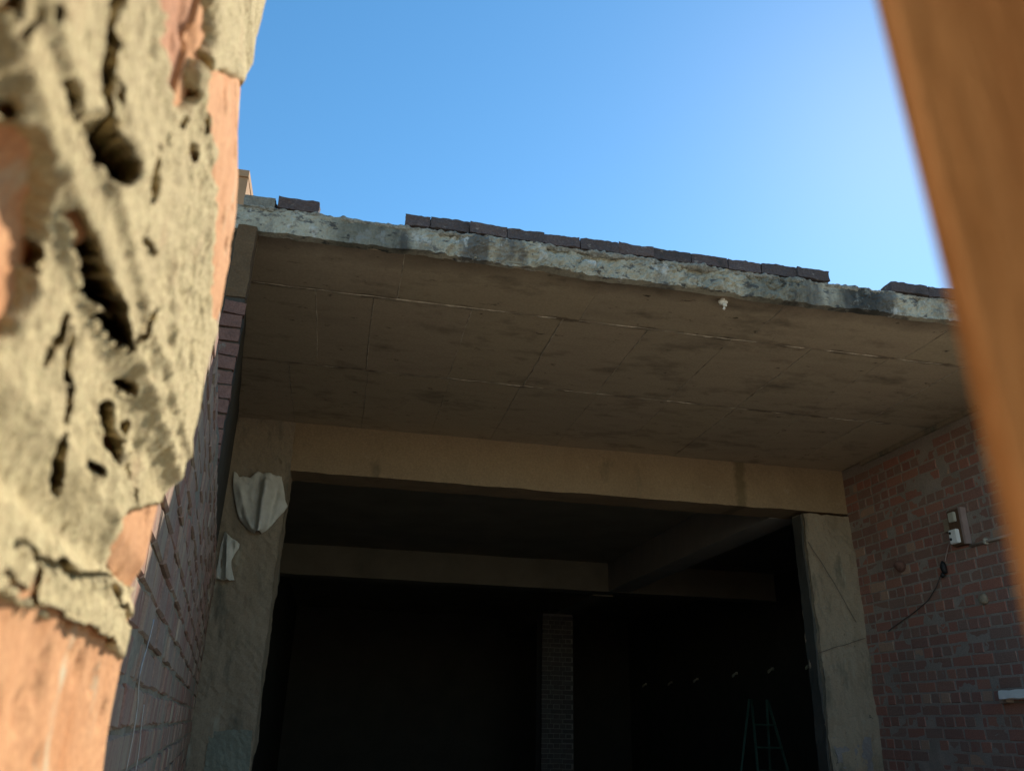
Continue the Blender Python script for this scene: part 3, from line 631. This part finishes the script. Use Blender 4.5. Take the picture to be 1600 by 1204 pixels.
# ================================================================== torn sacks hung on the left column
def hanging(name, rows_, Y, nv, folds, label, seed, bulge=0.05):
    """cloth whose outline is given row by row (photo y, left x, right x), with folds in depth"""
    n = 44; R_ = np.array(rows_, float); yy = np.linspace(R_[0, 0], R_[-1, 0], nv)
    xl, xr = np.interp(yy, R_[:, 0], R_[:, 1]), np.interp(yy, R_[:, 0], R_[:, 2]); s_ = np.linspace(0, 1, n)
    lo_, hi_ = R_[:, 1].min(), R_[:, 2].max(); G = np.zeros((nv, n, 3)); D = np.zeros((nv, n))
    for i in range(nv):
        for k in range(n):
            px = xl[i]+(xr[i]-xl[i])*s_[k]; G[i, k] = on_y((px, yy[i]), Y)
            a_ = (px-lo_)/(hi_-lo_); T = i/(nv-1); e_ = min(s_[k], 1-s_[k])*2
            D[i, k] = bulge*min(1, e_*1.6)**0.6*(0.3+0.7*T)
            for c0, c1, wd, am, t0 in folds: D[i, k] += am*math.exp(-((a_-(c0+(c1-c0)*T))/wd)**2)*min(1, max(0, (T-t0)*4+0.3))*min(1, e_*3)
    Sg, T = np.meshgrid(s_, np.linspace(0, 1, nv))
    D += 0.026*fbm(np.stack([G[..., 0]*11+G[..., 2]*5, G[..., 2]*9, T*0+seed], -1), 4, seed)
    G[..., 1] = Y-0.03-D
    G[..., 2] += (0.008+0.045*(1-T)**3)*fbm(np.stack([Sg*6, T*4, T*0+seed+9], -1), 3, seed+3)
    Bk = G.copy(); Bk[..., 1] += 0.006
    o = link(name, sheet_solid(name, G[:, ::-1], Bk[:, ::-1]), 'sack'); tag(o, label, 'sack', 'torn sacks hung on the column'); return o
hanging('empty_sack', [(742,365,441),(760,364,443),(780,367,446),(790,369,450),(800,371,444),(812,375,433),(822,382,425),(829,390,417),(834,399,409)], YB, 40,
        [(0.66, 0.48, 0.10, 0.08, 0.0), (0.50, 0.40, 0.05, -0.045, 0.1), (0.05, 0.34, 0.08, 0.035, 0.1), (0.86, 0.62, 0.06, -0.03, 0.2)],
        'large pale cement sack hanging bunched near the top of the left column', 201)
hanging('empty_sack', [(837,350,353),(845,348,366),(849,347,375),(856,345,374),(866,343,367),(876,341,362),(886,339,362),(896,337,364),(904,335,366),(908,348,367)], YB, 34,
        [(0.55, 0.5, 0.09, 0.05, 0.0), (0.32, 0.25, 0.06, -0.03, 0.1), (0.85, 0.8, 0.06, 0.03, 0.0)],
        'small pale scrap of sacking hanging below the large sack on the left column', 211, 0.03)

# ================================================================== electrical things on the right wall
a, b = on_x((1487, 806), XR-0.03), on_x((1500, 850), XR-0.03)
yc = (a[1]+b[1])/2-0.02; zc = (a[2]+b[2])/2+0.015
sb = empty('switchboard', (XR, yc, zc-0.15), 'small brown wooden switchboard with white fittings on the right brick wall', 'switchboard')
link('board', bevel_box('board', (XR-0.055, yc-0.075, zc-0.15), (XR-0.004, yc+0.065, zc+0.15), 0.004), 'board_wood', sb)
link('board_edge', bevel_box('board_edge', (XR-0.060, yc-0.105, zc-0.152), (XR-0.003, yc-0.077, zc+0.153), 0.003), 'board_side', sb)
link('switch', bevel_box('switch', (XR-0.083, yc-0.045, zc+0.045), (XR-0.0555, yc+0.025, zc+0.125), 0.005), 'cream_plastic', sb)
sk = link('socket', bevel_box('socket', (XR-0.093, yc-0.05, zc-0.135), (XR-0.0555, yc+0.04, zc-0.02), 0.006), 'white_plastic', sb)
for dz in (0.028, -0.022):
    link('socket_hole', tube_mesh('socket_hole', [(XR-0.0955, yc+0.020, zc-0.075+dz), (XR-0.080, yc+0.020, zc-0.075+dz)], 0.0125, 10), 'black', sk)
link('old_box', rough_box('old_box', (XR-0.03, yc+0.067, zc-0.01), (XR-0.004, yc+0.15, zc+0.10), 0.015, 0.006, 20, 301), 'column', sb)
p0, p1 = on_x((1516, 852), XR-0.02), on_x((1600, 828), XR-0.02)
cp = empty('conduit_pipe', (XR, p1[1], p1[2]), 'thin pale conduit pipe running right from the switchboard', 'pipe')
link('pipe', tube_mesh('pipe', [p0, p0*0.5+p1*0.5+np.array([0, 0, -0.004]), p1], 0.011, 10), 'pipe', cp)
q = on_x((1540, 845), XR-0.02)
link('clip', bevel_box('clip', (XR-0.036, q[1]-0.011, q[2]-0.024), (XR-0.002, q[1]+0.011, q[2]+0.022), 0.003), 'cream_plastic', cp)
def cable(px, surf, r, label, mat='cable', name='cable', n=24, sag=0.0):
    P = np.array([surf(q) for q in px]); s_ = np.concatenate([[0], np.cumsum(np.linalg.norm(np.diff(P, axis=0), axis=1))]); tt = np.linspace(0, s_[-1], n)
    Q = np.stack([np.interp(tt, s_, P[:, k]) for k in range(3)], -1); Q[:, 2] -= sag*np.sin(np.pi*tt/s_[-1])
    Q += 0.004*np.stack([vnoise(np.stack([tt*9, tt*0+k, tt*0+px[0][0]], -1), 5) for k in range(3)], -1)
    o = link(name, tube_mesh(name, Q, r, 6), mat); tag(o, label, 'cable'); return o
wallR = lambda q: on_x(q, XR-0.022); colR = lambda q: on_y(q, YB-0.062)
cable([(1262, 846), (1285, 880), (1312, 925), (1338, 972)], colR, 0.0028, 'thin dark cable slanting down the front of the right column')
cable([(1276, 1020), (1300, 1012), (1330, 1003), (1352, 996)], colR, 0.0028, 'dark cable crossing the lower right column to the brick wall')
cable([(1388, 985), (1420, 962), (1450, 938), (1464, 915), (1471, 897)], wallR, 0.0045, 'dark cable hanging along the right brick wall up to the black plug')
cable([(1484, 842), (1481, 858), (1477, 876)], wallR, 0.005, 'short pinkish cable from the switchboard down to the black plug', 'board_side')
P = on_x((1474, 886), XR-0.03)
pl = empty('plug', P-np.array([0, 0, 0.05]), 'black hanging plug below the switchboard on the right wall', 'plug')
link('plug_body', tube_mesh('plug_body', [P+np.array([0, 0, 0.055]), P+np.array([0, 0, 0.03]), P, P-np.array([0, 0.01, 0.05])], [0.008, 0.022, 0.028, 0.02], 10), 'black', pl)
link('plug_collar', tube_mesh('plug_collar', [P+np.array([0, 0.01, -0.052]), P+np.array([-0.01, 0.03, -0.075])], [0.022, 0.014], 10), 'black', pl)
P = on_x((1408, 884), XR-0.012)
me = tube_mesh('pipe_stub', [P+np.array([0.02, 0, 0]), P+np.array([-0.03, 0, 0]), P+np.array([-0.045, 0, -0.012])], [0.05, 0.05, 0.036], 14)
o = link('pipe_stub', me, 'end_brick'); tag(o, 'round reddish pipe stub sticking out of the right brick wall', 'pipe')
P = on_x((1590, 1085), XR-0.03)
br = empty('wall_bracket', (XR, P[1], P[2]), 'white bracket sticking out of the right brick wall, half hidden by the gate', 'bracket')
link('arm', rough_box('arm', (XR-0.13, P[1]-0.26, P[2]-0.028), (XR-0.02, P[1]+0.07, P[2]+0.03), 0.03, 0.008, 14, 310), 'white_plastic', br)
link('block', rough_box('block', (XR-0.07, P[1]+0.071, P[2]-0.05), (XR-0.006, P[1]+0.15, P[2]+0.02), 0.02, 0.008, 14, 311), 'right_mortar', br)
P = on_x((1537, 935), XR-0.015)
bm = bmesh.new(); bmesh.ops.create_icosphere(bm, subdivisions=3, radius=0.042)
for v in bm.verts: v.co *= 1+0.22*float(fbm(np.array(v.co)*28, 3, 320)); v.co.x *= 0.7
me = bpy.data.meshes.new('plaster_knob'); bm.to_mesh(me); bm.free(); me.polygons.foreach_set('use_smooth', [True]*len(me.polygons))
o = link('plaster_knob', me, 'column'); o.location = P; tag(o, 'pale round lump of plaster on the right brick wall beside the gate', 'plaster lump')

# white clump under the canopy edge
P = on_z((1130, 472), ZS-0.03)
bm = bmesh.new()
for dx, dy, dz, r_ in ((-0.012, 0, 0, 0.020), (0.012, 0.004, 0.004, 0.017), (0.004, -0.004, -0.022, 0.014), (0.002, 0, -0.044, 0.009), (0, 0, 0.018, 0.014)):
    bmesh.ops.create_icosphere(bm, subdivisions=3, radius=r_, matrix=Matrix.Translation((dx, dy, dz)))
for v in bm.verts: v.co *= 1+0.25*float(fbm(np.array(v.co)*70, 3, 330))
me = bpy.data.meshes.new('white_clump'); bm.to_mesh(me); bm.free(); me.polygons.foreach_set('use_smooth', [True]*len(me.polygons))
o = link('white_clump', me, 'lump'); o.location = P; tag(o, 'small white clump stuck under the edge of the canopy', 'clump')

# white cords on the low left wall
WL = lambda q: (lambda v: EYE+v*(-0.165/(v[0]+0.12*v[1])))(ray(q))+np.array([0.014, 0, 0])
cable([(228, 968), (219, 1010), (209, 1052), (203, 1100), (195, 1150), (186, 1206)], WL, 0.0016, 'longer white cord hanging down the low left brick wall', 'cord_white', 'cord')
cable([(214, 1100), (208, 1140), (201, 1190), (198, 1210)], WL, 0.0014, 'shorter white cord low on the left brick wall', 'cord_white', 'cord')

# ================================================================== in the dark of the hall
lx, ly = 5.80, 11.0
la = empty('step_ladder', (lx, ly, 0), 'green metal step ladder standing in the dark hall', 'ladder')
for sx in (-1, 1):
    link('front_rail', tube_mesh('front_rail', [(lx+sx*0.34, ly-0.45, 0.012), (lx+sx*0.12, ly-0.02, 2.0)], 0.02, 8), 'ladder_green', la)
    link('rear_rail', tube_mesh('rear_rail', [(lx+sx*0.32, ly+0.55, 0.012), (lx+sx*0.13, ly+0.03, 2.0)], 0.018, 8), 'ladder_green', la)
for k in range(6):
    f = (0.28+k*0.28)/2.0; hw = 0.34-0.22*f
    link('rung', bevel_box('rung', (lx-hw, ly-0.45+0.43*f-0.04, f*2.0-0.012), (lx+hw, ly-0.45+0.43*f+0.04, f*2.0+0.012), 0.004, 1), 'ladder_green', la)
link('rear_brace', tube_mesh('rear_brace', [(lx-0.24, ly+0.31, 0.9), (lx+0.24, ly+0.31, 0.9)], 0.014, 8), 'ladder_green', la)
for k, q in enumerate([(1007,1068),(1047,1065),(1087,1060),(1148,1051),(1204,1044),(1263,1038)]):
    P = on_x(q, 7.44)
    nm = ['farthest', 'second farthest', 'third farthest', 'third nearest', 'second nearest', 'nearest'][k]
    wl = empty('bulb_holder', P, 'small white bulb holder on the dark inner right wall, %s of the row' % nm, 'bulb holder', 'row of bulb holders on the inner wall')
    link('base', tube_mesh('base', [P+np.array([0.055, 0, 0]), P+np.array([0.02, 0, 0])], 0.026, 12), 'cream_plastic', wl)
    link('bulb', tube_mesh('bulb', [P+np.array([0.02, 0, 0]), P+np.array([-0.01, 0, -0.02]), P+np.array([-0.04, 0, -0.05]), P+np.array([-0.055, 0, -0.075])], [0.014, 0.02, 0.024, 0.01], 10), 'cream_plastic', wl)
print('objects', len(bpy.data.objects))
